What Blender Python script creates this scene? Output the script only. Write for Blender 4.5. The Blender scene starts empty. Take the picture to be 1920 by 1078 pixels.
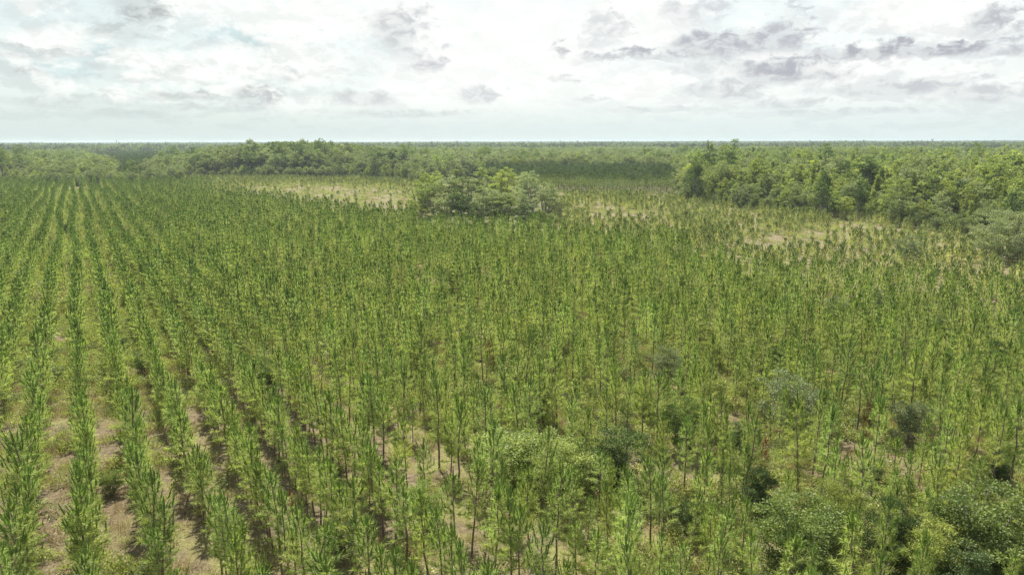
import bpy, math, random
import numpy as np
from mathutils import Matrix, Euler, Vector, noise as mnoise
rad = math.radians
S = bpy.context.scene
COL = S.collection
rng = np.random.default_rng(7)

# ------------------------------------------------------------------ camera
H = 23.0                      # drone height above the field
F = 1300.0                    # focal length in photo pixels (1920 wide)
PITCH = math.atan(273.0 / F)
cam = bpy.data.cameras.new('camera')
cam.sensor_width = 36.0
cam.lens = 36.0 * F / 1920.0
cam.clip_start = 0.5
cam.clip_end = 30000.0
camo = bpy.data.objects.new('camera', cam)
RM = Euler((rad(90) - PITCH, 0, 0)).to_matrix() @ Matrix.Rotation(rad(-0.12), 3, 'Z')
camo.matrix_world = Matrix.Translation((0, 0, H)) @ RM.to_4x4()
COL.objects.link(camo)
S.camera = camo

def ray(px, py):
    return RM @ Vector(((px - 960) / F, -(py - 539) / F, -1.0))
def at(px, py, z=0.0):                       # photo pixel -> point on the ground
    d = ray(px, py)
    t = (z - H) / d.z
    return (d.x * t, d.y * t)
RN = np.array(RM)
def project(P):                              # (N,3) world -> photo pixels, depth
    q = (np.asarray(P, float) - np.array([0, 0, H])) @ RN
    w = np.maximum(-q[:, 2], 1e-6)
    return 960 + F * q[:, 0] / w, 539 - F * q[:, 1] / w, -q[:, 2]

# ------------------------------------------------------------------ exposure
S.view_settings.view_transform = 'Standard'
S.view_settings.look = 'None'
S.view_settings.gamma = 1.0
S.view_settings.exposure = 1.15
S.cycles.max_bounces = 6
S.cycles.diffuse_bounces = 2
S.cycles.transmission_bounces = 3
S.cycles.glossy_bounces = 1
S.cycles.volume_bounces = 0
S.cycles.transparent_max_bounces = 4
S.cycles.use_denoising = True
S.cycles.denoising_prefilter = 'NONE'
S.cycles.use_adaptive_sampling = False

# ------------------------------------------------------------------ sun
SUN_AZ, SUN_EL = rad(-22), rad(57)           # azimuth measured from the view direction, + to the right
sd = Vector((math.sin(SUN_AZ) * math.cos(SUN_EL), math.cos(SUN_AZ) * math.cos(SUN_EL), math.sin(SUN_EL)))
sun = bpy.data.lights.new('sun', 'SUN')
sun.energy = 5.0
sun.angle = rad(0.6)
sun.color = (1.0, 0.95, 0.84)
suno = bpy.data.objects.new('sun', sun)
suno.rotation_euler = (-sd).to_track_quat('-Z', 'Y').to_euler()
suno.location = (0, 0, 60)
COL.objects.link(suno)

# ------------------------------------------------------------------ sky with clouds, laid out by direction
W = bpy.data.worlds.new('World'); S.world = W; W.use_nodes = True
nt = W.node_tree; nt.nodes.clear()
class NB:                                    # small node-building helper
    def __init__(s, t): s.t = t
    def n(s, ty, **kw):
        x = s.t.nodes.new(ty)
        for k, v in kw.items(): setattr(x, k, v)
        return x
    def plug(s, sock, v):
        if isinstance(v, bpy.types.NodeSocket): s.t.links.new(v, sock)
        elif v is not None: sock.default_value = v
    def m(s, op, a, b=None, c=None, clamp=False):
        x = s.n('ShaderNodeMath', operation=op, use_clamp=clamp)
        for i, v in enumerate((a, b, c)):
            if v is not None: s.plug(x.inputs[i], v)
        return x.outputs[0]
    def mix(s, f, a, b, bt='MIX'):
        x = s.n('ShaderNodeMix', data_type='RGBA', blend_type=bt)
        s.plug(x.inputs[0], f); s.plug(x.inputs[6], a); s.plug(x.inputs[7], b)
        return x.outputs[2]
    def ramp(s, v, lo, hi, a=0.0, b=1.0, smooth=True):
        x = s.n('ShaderNodeMapRange', interpolation_type='SMOOTHSTEP' if smooth else 'LINEAR')
        for i, q in enumerate((v, lo, hi, a, b)): s.plug(x.inputs[i], q)
        return x.outputs[0]
    def noise(s, vec, scale, detail=4, rough=0.55, dist=0.0):
        x = s.n('ShaderNodeTexNoise')
        if vec is not None: s.t.links.new(vec, x.inputs['Vector'])
        x.inputs['Scale'].default_value = scale; x.inputs['Detail'].default_value = detail
        x.inputs['Roughness'].default_value = rough; x.inputs['Distortion'].default_value = dist
        return x.outputs[0]
def c4(r, g, b): return (r, g, b, 1.0)

b = NB(nt)
tc = b.n('ShaderNodeTexCoord')
sx = b.n('ShaderNodeSeparateXYZ'); nt.links.new(tc.outputs['Generated'], sx.inputs[0])
AZ = b.m('ARCTAN2', sx.outputs[0], sx.outputs[1])
EL = b.m('ARCSINE', sx.outputs[2])
# cloud sheet coordinates: features flatten and shrink towards the horizon
den = b.m('ADD', b.m('MAXIMUM', sx.outputs[2], 0.0), 0.10)
cx = b.n('ShaderNodeCombineXYZ')
nt.links.new(b.m('MULTIPLY', AZ, 9.0), cx.inputs[0])
nt.links.new(b.m('MULTIPLY', b.m('LOGARITHM', den, 2.718), 3.6), cx.inputs[1])
cv = cx.outputs[0]
ca = b.n('ShaderNodeCombineXYZ')             # plain angle coordinates for the billows
nt.links.new(b.m('MULTIPLY', AZ, 10.0), ca.inputs[0]); nt.links.new(b.m('MULTIPLY', EL, 17.0), ca.inputs[1])
av = ca.outputs[0]
n1 = b.noise(cv, 1.1, 8, 0.58, 0.3)
n2 = b.noise(av, 1.5, 9, 0.62, 0.2)
n3 = b.noise(av, 4.2, 7, 0.6, 0.4)
cz = b.n('ShaderNodeVectorMath', operation='ADD'); nt.links.new(av, cz.inputs[0]); cz.inputs[1].default_value = (31, 17, 5)
n4 = b.noise(cz.outputs[0], 1.2, 8, 0.6, 0.3)
dAZ = b.m('ADD', AZ, b.m('ADD', b.m('MULTIPLY', b.m('SUBTRACT', n2, 0.5), 0.15), b.m('MULTIPLY', b.m('SUBTRACT', n3, 0.5), 0.08)))
dEL = b.m('MULTIPLY_ADD', b.ramp(EL, 0.0, .17, .18, 1.0), b.m('ADD', b.m('MULTIPLY', b.m('SUBTRACT', n4, 0.5), 0.06), b.m('MULTIPLY', b.m('SUBTRACT', n3, 0.5), 0.045)), EL)
def azel(px, py):
    d = ray(px, py).normalized()
    return math.atan2(d.x, d.y), math.asin(d.z)
def blobs(lst):
    acc = None
    for (px, py, wx, wy, s) in lst:
        a0, e0 = azel(px, py); a1, _ = azel(px + wx, py); _, e1 = azel(px, py - wy)
        ex = b.m('DIVIDE', b.m('SUBTRACT', dAZ, a0), abs(a1 - a0))
        ey = b.m('DIVIDE', b.m('SUBTRACT', dEL, e0), abs(e1 - e0))
        r2 = b.m('ADD', b.m('MULTIPLY', ex, ex), b.m('MULTIPLY', ey, ey))
        v = b.m('MULTIPLY', b.ramp(r2, 0.10, 1.7, 1.0, 0.0), s)
        acc = v if acc is None else b.m('MAXIMUM', acc, v)
    return acc
DARK = blobs([  # grey cloud undersides: centre, half size, strength
    (262, 8, 75, 26, 1.15), (225, 48, 85, 20, .7), (65, 100, 90, 10, .6), (30, 128, 55, 14, .8), (110, 140, 60, 10, .3),
    (745, 60, 62, 48, .75), (800, 118, 48, 20, .75), (360, 180, 70, 11, .75), (485, 183, 55, 20, .85), (540, 145, 45, 12, .5),
    (680, 186, 80, 16, .65), (885, 180, 52, 16, .6), (1052, 96, 24, 14, .8), (1062, 148, 38, 8, .6),
    (1130, 50, 28, 40, .55), (1200, 104, 110, 13, 1.0), (1350, 84, 115, 34, 1.0), (1450, 72, 78, 32, .95), (1300, 24, 60, 26, .55), (1485, 8, 14, 30, .7),
    (1470, 134, 125, 26, 1.05), (1355, 172, 90, 18, .7), (1460, 196, 80, 12, .6), (1700, 94, 230, 17, 1.15), (1855, 98, 80, 12, .8),
    (1885, 44, 46, 26, .95), (1690, 165, 180, 16, .75), (1870, 178, 110, 22, .7), (1300, 130, 50, 14, .5), (1100, 186, 50, 6, .5),
    (230, 215, 130, 9, .55), (760, 214, 120, 8, .55), (100, 190, 110, 14, .5), (400, 204, 120, 8, .55), (1240, 205, 130, 7, .5), (1560, 212, 180, 7, .55)])
PUFF = blobs([  # sunlit billows
    (90, 80, 85, 30, 1), (250, 110, 60, 24, .9), (330, 130, 90, 28, 1), (430, 125, 70, 34, 1), (560, 120, 90, 42, 1),
    (220, 178, 40, 14, 1), (430, 165, 35, 16, .9), (560, 200, 60, 16, .8), (690, 195, 40, 12, .8), (90, 160, 40, 20, .7),
    (840, 120, 110, 90, 1), (1000, 90, 170, 110, 1), (1200, 40, 110, 70, 1), (650, 30, 300, 50, .95), (1380, 140, 60, 18, .9), (1590, 130, 80, 32, 1),
    (1720, 30, 190, 42, 1), (1190, 160, 80, 30, 1), (1480, 104, 60, 10, .8), (1650, 120, 100, 20, .8), (1780, 135, 90, 18, .8)])
BLUE = blobs([(200, 98, 34, 5, 1), (480, 74, 95, 12, .8), (120, 95, 90, 22, .6), (115, 130, 50, 25, .5), (1060, 12, 16, 10, .3)])
front = b.ramp(b.m('ABSOLUTE', AZ), 0.9, 1.5, 1.0, 0.0)
high = b.ramp(EL, 0.30, 0.55, 1.0, 0.0)
front = b.m('MULTIPLY', front, high)
# thin bright overcast veil
veil = b.ramp(n1, 0.34, 0.60)
veilF = b.m('MAXIMUM', veil, b.m('MULTIPLY', front, 0.93))
sky = b.n('ShaderNodeTexSky', sky_type='NISHITA', sun_disc=False, sun_elevation=SUN_EL, sun_rotation=SUN_AZ,
          altitude=30, air_density=1.0, dust_density=1.5, ozone_density=1.0)
K = 10.0 / 2 ** 1.15   # world strength is 0.1
base = b.mix(b.ramp(AZ, -0.55, -0.05), c4(.79 * K, .88 * K, .86 * K), c4(.92 * K, .97 * K, .95 * K))
white = c4(1.02 * K, 1.04 * K, 1.01 * K)
colr = b.mix(veilF, sky.outputs[0], base)
fb = b.m('MULTIPLY', BLUE, 0.6)
colr = b.mix(fb, colr, c4(.47 * K, .70 * K, .76 * K))
pf = b.m('MULTIPLY', PUFF, b.ramp(n3, 0.34, 0.50, 0.6, 1.0))
colr = b.mix(b.m('MULTIPLY', pf, front), colr, white)
wisps = b.m('MULTIPLY', b.ramp(n2, 0.50, 0.60), b.ramp(EL, 0.03, 0.07))
colr = b.mix(b.m('MULTIPLY', wisps, 0.8), colr, white)
dk = b.m('MULTIPLY', DARK, b.ramp(n3, 0.38, 0.60, 1.0, 0.42))
cu = b.n('ShaderNodeVectorMath', operation='ADD'); nt.links.new(av, cu.inputs[0]); cu.inputs[1].default_value = (0, .30, 0)
nup = b.noise(cu.outputs[0], 1.5, 9, 0.62, 0.2)
under_ = b.ramp(b.m('SUBTRACT', nup, n2), 0.00, 0.16)                   # denser cloud above: this is an underside
cv2 = b.n('ShaderNodeVectorMath', operation='ADD'); nt.links.new(cv, cv2.inputs[0]); cv2.inputs[1].default_value = (7, 3, 0)
nl1 = b.noise(cv2.outputs[0], 2.2, 8, 0.6, 0.2)
cv3 = b.n('ShaderNodeVectorMath', operation='ADD'); nt.links.new(cv2.outputs[0], cv3.inputs[0]); cv3.inputs[1].default_value = (0, .22, 0)
nl2 = b.noise(cv3.outputs[0], 2.2, 8, 0.6, 0.2)
under2 = b.ramp(b.m('SUBTRACT', nl2, nl1), 0.01, 0.14)
sides_ = b.m('ADD', b.ramp(AZ, -.42, -.02, 1.0, .35), b.ramp(AZ, .05, .45, 0.0, .6))
low_ = b.ramp(EL, .10, .22, 1.0, .35)
soft = b.m('MULTIPLY', b.m('MAXIMUM', b.m('MULTIPLY', under_, .34), b.m('MULTIPLY', under2, .30)), b.m('MULTIPLY', sides_, low_, clamp=True))
dk = b.m('MAXIMUM', dk, b.m('MULTIPLY', soft, front))
colr = b.mix(b.m('MULTIPLY', dk, 0.92), colr, b.mix(b.ramp(AZ, -0.4, 0.0), c4(.49 * K, .52 * K, .52 * K), c4(.48 * K, .49 * K, .54 * K)))
hz = b.ramp(EL, 0.008, 0.062, 1.0, 0.0)
colr = b.mix(b.m('MULTIPLY', hz, 0.75), colr, b.mix(b.ramp(AZ, -0.5, 0.3), c4(.68 * K, .78 * K, .75 * K), c4(.72 * K, .84 * K, .83 * K)))
# the sky away from the view is less bright than the sunlit quarter
bg = b.n('ShaderNodeBackground'); bg.inputs[1].default_value = 0.1
nt.links.new(colr, bg.inputs[0])
wo = b.n('ShaderNodeOutputWorld'); nt.links.new(bg.outputs[0], wo.inputs[0])
W.cycles.sampling_method = 'MANUAL'; W.cycles.sample_map_resolution = 512

# ------------------------------------------------------------------ materials
def foliage(name, stops, transl=0.45, rough=0.6, var=0.35, yellow=(1.15, 1.0, 0.7)):
    """leaf material: colour from the per-vertex 'tint' (0..1) plus a random shift per plant"""
    m = bpy.data.materials.new(name); m.use_nodes = True
    t = m.node_tree; t.nodes.clear(); q = NB(t)
    at_ = q.n('ShaderNodeAttribute', attribute_name='tint')
    cr = q.n('ShaderNodeValToRGB')
    el = cr.color_ramp.elements
    el[0].position, el[0].color = stops[0][0], c4(*stops[0][1])
    el[1].position, el[1].color = stops[-1][0], c4(*stops[-1][1])
    for p, c in stops[1:-1]:
        e = el.new(p); e.color = c4(*c)
    t.links.new(at_.outputs['Fac'], cr.inputs[0])
    oi = q.n('ShaderNodeObjectInfo')
    r = oi.outputs['Random']
    k = q.m('ADD', q.m('MULTIPLY', r, var), 1 - var / 2)
    vm = q.n('ShaderNodeVectorMath', operation='SCALE'); t.links.new(cr.outputs[0], vm.inputs[0]); t.links.new(k, vm.inputs[3])
    r2 = q.m('FRACT', q.m('MULTIPLY', r, 17.31))
    col = q.mix(q.m('MULTIPLY', r2, 0.7), vm.outputs[0], c4(*yellow), 'MULTIPLY')
    d = q.n('ShaderNodeBsdfDiffuse'); t.links.new(col, d.inputs[0])
    tr = q.n('ShaderNodeBsdfTranslucent')
    tcol = q.mix(1.0, col, c4(1.05, 1.22, 0.62), 'MULTIPLY')
    t.links.new(tcol, tr.inputs[0])
    g = q.n('ShaderNodeBsdfGlossy'); g.inputs['Roughness'].default_value = rough; g.inputs[0].default_value = c4(.9, .95, .9)
    ms = q.n('ShaderNodeMixShader'); ms.inputs[0].default_value = transl
    t.links.new(d.outputs[0], ms.inputs[1]); t.links.new(tr.outputs[0], ms.inputs[2])
    mg = q.n('ShaderNodeMixShader'); mg.inputs[0].default_value = 0.02
    t.links.new(ms.outputs[0], mg.inputs[1]); t.links.new(g.outputs[0], mg.inputs[2])
    o = q.n('ShaderNodeOutputMaterial'); t.links.new(mg.outputs[0], o.inputs[0])
    return m
def bark(name, a, c):
    m = bpy.data.materials.new(name); m.use_nodes = True
    t = m.node_tree; q = NB(t); p = t.nodes['Principled BSDF']
    tcn = q.n('ShaderNodeTexCoord')
    nz = q.noise(tcn.outputs['Object'], 9.0, 4, 0.6)
    t.links.new(q.mix(q.ramp(nz, .35, .65), c4(*a), c4(*c)), p.inputs['Base Color'])
    p.inputs['Roughness'].default_value = 0.9
    return m
M_PINE = foliage('pine_needles', [(0, (.37, .40, .16)), (.35, (.30, .38, .12)), (.62, (.225, .325, .078)), (1, (.15, .225, .055))], .45, var=.42)
M_SAP = foliage('sapling_needles', [(0, (.46, .47, .24)), (.4, (.40, .43, .19)), (1, (.12, .19, .06))], .42)
M_OLDP = foliage('mature_pine_needles', [(0, (.22, .26, .11)), (1, (.115, .18, .06))], .4)
M_OAK = foliage('oak_leaves', [(0, (.105, .135, .06)), (.5, (.17, .205, .088)), (1, (.26, .285, .135))], .35, yellow=(1.1, 1.0, .8))
M_LIME = foliage('bright_leaves', [(0, (.15, .19, .06)), (.5, (.235, .285, .09)), (1, (.33, .37, .135))], .42)
M_GREY = foliage('grey_green_leaves', [(0, (.17, .20, .10)), (.5, (.24, .265, .145)), (1, (.31, .33, .19))], .38, yellow=(1.05, 1.0, .88))
M_DARK = foliage('dark_leaves', [(0, (.06, .09, .035)), (1, (.115, .16, .055))], .3, yellow=(1.1, 1.0, .8))
M_WEED = foliage('weed_leaves', [(0, (.22, .265, .085)), (.5, (.29, .33, .115)), (1, (.37, .37, .16))], .35, var=.5, yellow=(1.12, .98, .8))
M_DRY = foliage('dry_grass', [(0, (.22, .165, .10)), (1, (.36, .285, .175))], .25, var=.4, yellow=(1.1, 1, .8))
M_FAR = foliage('far_leaves', [(0, (.04, .052, .036)), (1, (.085, .10, .062))], .3, var=.5)
M_SHRUB = foliage('shrub_leaves', [(0, (.07, .105, .035)), (.5, (.125, .175, .055)), (1, (.19, .235, .08))], .35, var=.3)
M_GREYS = foliage('silvery_leaves', [(0, (.13, .16, .085)), (.5, (.20, .235, .13)), (1, (.27, .30, .18))], .25, var=.2, yellow=(1.05, 1.0, .88))
M_BARK = bark('pine_bark', (.10, .075, .055), (.19, .14, .10))
M_GBARK = bark('grey_bark', (.17, .15, .13), (.32, .30, .27))

def ground_material():
    m = bpy.data.materials.new('field_soil'); m.use_nodes = True
    t = m.node_tree; q = NB(t); p = t.nodes['Principled BSDF']
    g = q.n('ShaderNodeNewGeometry'); P = g.outputs['Position']
    big = q.noise(P, 0.035, 5, 0.6); mid = q.noise(P, 0.33, 6, 0.62, .3); fine = q.noise(P, 2.6, 7, 0.7); vf = q.noise(P, 11, 5, 0.7)
    soil = q.mix(q.ramp(fine, .35, .68), c4(.085, .066, .042), c4(.195, .157, .10))
    litter = q.mix(q.ramp(vf, .38, .62), c4(.07, .05, .03), c4(.19, .143, .085))
    grass = q.mix(q.ramp(vf, .35, .65), c4(.11, .11, .04), c4(.23, .215, .09))
    c = q.mix(q.ramp(mid, .44, .58), soil, litter)
    c = q.mix(q.ramp(q.m('ADD', q.m('MULTIPLY', big, .55), q.m('MULTIPLY', mid, .5)), .48, .60), c, grass)
    c = q.mix(q.m('MULTIPLY', q.ramp(fine, .60, .72), .5), c, c4(.28, .245, .19))
    zone = q.n('ShaderNodeAttribute', attribute_name='zone')       # 1 = open sandy field, 0.5 = woodland floor
    straw = q.mix(q.ramp(fine, .35, .65), c4(.12, .10, .058), c4(.185, .157, .095))
    straw = q.mix(q.ramp(mid, .5, .66), straw, c4(.15, .15, .07))
    c = q.mix(q.ramp(zone.outputs['Fac'], .6, 1.0), c, straw)
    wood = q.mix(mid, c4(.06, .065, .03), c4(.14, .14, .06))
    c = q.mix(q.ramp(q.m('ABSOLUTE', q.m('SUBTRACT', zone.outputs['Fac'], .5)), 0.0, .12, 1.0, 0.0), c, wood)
    t.links.new(c, p.inputs['Base Color']); p.inputs['Roughness'].default_value = 1.0
    p.inputs['Specular IOR Level'].default_value = 0.1
    bm_ = q.n('ShaderNodeBump'); bm_.inputs['Strength'].default_value = .7; bm_.inputs['Distance'].default_value = .25
    t.links.new(q.m('ADD', fine, q.m('MULTIPLY', vf, .4)), bm_.inputs['Height']); t.links.new(bm_.outputs[0], p.inputs['Normal'])
    return m

# ------------------------------------------------------------------ mesh helpers
def mesh(name, V, T, mats, tint=None, midx=None, zone=None):
    V = np.asarray(V, np.float32); T = np.asarray(T, np.int32)
    me = bpy.data.meshes.new(name)
    me.vertices.add(len(V)); me.vertices.foreach_set('co', V.ravel())
    if len(T):
        n = T.shape[1]
        me.loops.add(T.size); me.loops.foreach_set('vertex_index', T.ravel())
        me.polygons.add(len(T)); me.polygons.foreach_set('loop_start', np.arange(0, T.size, n, dtype=np.int32))
        me.polygons.foreach_set('loop_total', np.full(len(T), n, np.int32))
    for mt in (mats if isinstance(mats, (list, tuple)) else [mats]): me.materials.append(mt)
    if midx is not None: me.polygons.foreach_set('material_index', np.asarray(midx, np.int32))
    for nm, arr in (('tint', tint), ('zone', zone)):
        if arr is not None:
            a = me.attributes.new(nm, 'FLOAT', 'POINT'); a.data.foreach_set('value', np.asarray(arr, np.float32))
    me.update(calc_edges=True)
    return me
def norm(a): return a / np.maximum(np.linalg.norm(a, axis=-1, keepdims=True), 1e-9)
def leaves(C, D, L, Wd, R=rng):
    """one thin triangle per needle or leaf: base C, direction D, length L, width Wd"""
    n = len(C)
    D = norm(D); side = norm(np.cross(D, R.normal(size=(n, 3))))
    L = np.broadcast_to(L, (n,))[:, None]; Wd = np.broadcast_to(Wd, (n,))[:, None]
    V = np.stack([C - side * Wd / 2, C + side * Wd / 2, C + D * L], 1).reshape(-1, 3)
    return V, np.arange(3 * n).reshape(-1, 3)
def diamonds(C, D, L, Wd, R=rng):
    n = len(C)
    D = norm(D); side = norm(np.cross(D, R.normal(size=(n, 3))))
    L = np.broadcast_to(L, (n,))[:, None]; Wd = np.broadcast_to(Wd, (n,))[:, None]
    V = np.stack([C, C + D * L * .5 + side * Wd / 2, C + D * L, C + D * L * .5 - side * Wd / 2], 1).reshape(-1, 3)
    i = np.arange(n)[:, None] * 4
    T = np.concatenate([i + [[0, 1, 2]], i + [[0, 2, 3]]], 1).reshape(-1, 3)
    return V, T
def tube(pts, radii, sides=6):
    pts = np.asarray(pts, float); V = []; T = []
    for k, p in enumerate(pts):
        d = pts[min(k + 1, len(pts) - 1)] - pts[max(k - 1, 0)]
        d = d / max(np.linalg.norm(d), 1e-9)
        u = np.cross(d, [0.3, 1, 0.1]); u /= np.linalg.norm(u); w = np.cross(d, u)
        for s in range(sides):
            a = 2 * math.pi * s / sides
            V.append(p + (u * math.cos(a) + w * math.sin(a)) * radii[k])
    for k in range(len(pts) - 1):
        for s in range(sides):
            a, c = k * sides + s, k * sides + (s + 1) % sides
            T += [(a, c, c + sides), (a, c + sides, a + sides)]
    return np.array(V), np.array(T)
def join(parts):
    Vs, Ts, ex, o = [], [], [], 0
    for V, T, *e in parts:
        Vs.append(V); Ts.append(T + o); o += len(V); ex.append(e[0] if e else np.zeros(len(V)))
    return np.concatenate(Vs), np.concatenate(Ts), np.concatenate(ex)

# ------------------------------------------------------------------ pines
def candle(p, ax, L, r, tint, R, bristles, wid, sides):
    """upright shoot: a dense spindle of needles with bristles standing off it"""
    ax = ax / np.linalg.norm(ax)
    pts = [p, p + ax * L * .30, p + ax * L * .75, p + ax * L]
    V, T = tube(pts, [r * .55, r, r * .8, r * .12], sides)
    out = [(V, T, np.full(len(V), tint))]
    n = bristles
    if n:
        s = R.uniform(-.05, .95, n)[:, None]
        C = p + ax * s * L
        D = ax + R.normal(size=(n, 3)) * .26
        V, T = leaves(C, D, R.uniform(.13, .22, n) * (1.15 - .4 * s[:, 0]), wid, R)
        out.append((V, T, np.repeat(np.clip(R.normal(tint, .10, n), 0, 1), 3)))
    return out
def pine_geometry(seed, h=6.0, crown_from=.30, rmax=.80, dens=1.0, wid=.026, sides=6, whorl_gap=.62, fuzz=1.1, cr=.030, cl=1.15):
    """young plantation pine: straight trunk, whorls of branches with soft needle tufts low down and upright shoots above"""
    R = np.random.default_rng(seed)
    zs = np.linspace(0, h - .6, 6)
    wob = R.normal(size=(6, 2)) * .04 * h / 6; wob[0] = 0
    path = np.column_stack([wob, zs])
    tr = tube(path, np.linspace(.062, .02, 6) * h / 6, sides)
    def axis(z): return np.array([np.interp(z, zs, path[:, 0]), np.interp(z, zs, path[:, 1]), z])
    limb, fol, lead = [], [], []
    z = h * crown_from; k = 0
    cs = 5 if sides > 4 else 3
    while z < h - .6:
        u = (z / h - crown_from) / (1 - crown_from)
        prof = rmax * (0.85 + 0.75 * u if u < .2 else 1.0 * (1 - (u - .2) / .8) ** 1.0 + .05)
        nb = int(R.integers(4, 7)) if sides > 3 else 4
        a0 = R.uniform(0, 6.28)
        for j in range(nb):
            a = a0 + 6.283 * j / nb + R.normal() * .3
            L = prof * R.uniform(.55, 1.25)
            out = np.array([math.cos(a), math.sin(a), 0])
            p0 = axis(z + R.uniform(-.12, .12))
            rise = (.18 + .55 * u) * L
            p1 = p0 + out * L * .6 + [0, 0, rise * .5]
            p2 = p0 + out * L + [0, 0, rise + .06]
            if sides > 4: limb.append(tube([p0, p1, p2], [.017, .012, .008], 3))
            # soft needle tufts along and at the end of the branch
            n = max(4, int(60 * dens * fuzz * (.45 + L) * (1.15 - .65 * u)))
            t = R.uniform(.30, 1.05, n)[:, None]
            C = np.where(t < .6, p0 + (p1 - p0) * t / .6, p1 + (p2 - p1) * (t - .6) / .4)
            D = out * .45 + R.normal(size=(n, 3)) * .62 + [0, 0, .30]
            tt = R.normal(.14 + .22 * u, .07)
            V, T = leaves(C, D, R.uniform(.22, .38, n), wid * R.uniform(.8, 1.3), R)
            fol.append((V, T, np.repeat(np.clip(R.normal(tt, .09, n), 0, 1), 3)))
            # upright shoots
            if u > .38 or R.uniform() < .25:
                for q in range(2 if (u < .7 and R.uniform() < .4 and sides > 3) else 1):
                    pp = p2 if q == 0 else p1 + (p2 - p1) * R.uniform(.0, .5)
                    ax = np.array([out[0] * .20, out[1] * .20, 1.0]) + R.normal(size=3) * .09
                    fol += candle(pp - ax * .05, ax, cl * R.uniform(.32, .62) * (.8 + .35 * u), cr * R.uniform(.8, 1.15), float(np.clip(R.normal(.68 + .2 * u, .12), 0, 1)), R, int(16 * dens), wid, cs)
        z += whorl_gap * R.uniform(.75, 1.2) * (1.0 - .25 * u); k += 1
    top = axis(h - .85)
    Lz = .85 * min(1, h / 5) * R.uniform(.85, 1.2)
    lead += candle(top, np.array([0, 0, 1.0]) + R.normal(size=3) * .04, Lz, cr * 1.7, float(R.uniform(.85, 1)), R, int(60 * dens), wid, cs)
    for q in range(3):
        a = R.uniform(0, 6.28)
        lead += candle(top + [.04 * math.cos(a), .04 * math.sin(a), R.uniform(-.1, .1)], np.array([math.cos(a) * .35, math.sin(a) * .35, 1.0]), Lz * R.uniform(.45, .7), cr, float(R.uniform(.8, 1)), R, int(14 * dens), wid, cs)
    return tr, limb, fol, lead
def pine_split(tag_, seed, **kw):
    tr, limb, fol, lead = pine_geometry(seed, **kw)
    V, T, _ = join([tr] + limb); a = mesh('trunk', V, T, M_BARK)
    V, T, tn = join(fol); c = mesh('crown', V, T, kw_mat, tn)
    V, T, tn = join(lead); l = mesh('leading_shoot', V, T, kw_mat, tn)
    return a, c, l
def pine_whole(name, seed, mat, **kw):
    tr, limb, fol, lead = pine_geometry(seed, **kw)
    V, T, tn = join([tr] + limb + fol + lead)
    nb = len(tr[1]) + sum(len(q[1]) for q in limb)
    mi = np.ones(len(T), int); mi[:nb] = 0
    return mesh(name, V, T, [M_BARK, mat], tn, mi)
kw_mat = M_PINE
PINE_NEAR = [dict(h=6.0, crown_from=.30 + .05 * (i % 3), rmax=.64 + .06 * (i % 4)) for i in range(8)]
near_split = [pine_split('p', 100 + i, **k) for i, k in enumerate(PINE_NEAR)]
near_whole = [pine_whole('pine_near', 100 + i, M_PINE, dens=.66, wid=.034, **k) for i, k in enumerate(PINE_NEAR[:6])]
mid_whole = [pine_whole('pine_mid', 200 + i, M_PINE, dens=.28, wid=.06, sides=4, rmax=.78, whorl_gap=.70, crown_from=.26, cr=.045) for i in range(5)]
far_whole = [pine_whole('pine_far', 300 + i, M_PINE, dens=.10, wid=.09, sides=3, rmax=.66, whorl_gap=.85, crown_from=.20, cr=.055, cl=1.5) for i in range(4)]
sap_whole = [pine_whole('sapling', 400 + i, M_SAP, h=3.0, dens=.35, wid=.06, sides=4, rmax=.55, whorl_gap=.45, crown_from=.08, cr=.055) for i in range(5)]
kw_mat = M_SAP
sap_split = [pine_split('s', 400 + i, h=3.0, dens=.35, wid=.06, sides=5, rmax=.55, whorl_gap=.45, crown_from=.08, cr=.055) for i in range(5)]
oldp_whole = [pine_whole('mature_pine', 500 + i, M_OLDP, h=6.0, dens=.13, wid=.12, sides=3, rmax=1.1, whorl_gap=.8, crown_from=.30, cr=.11, cl=1.2) for i in range(4)]

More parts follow.
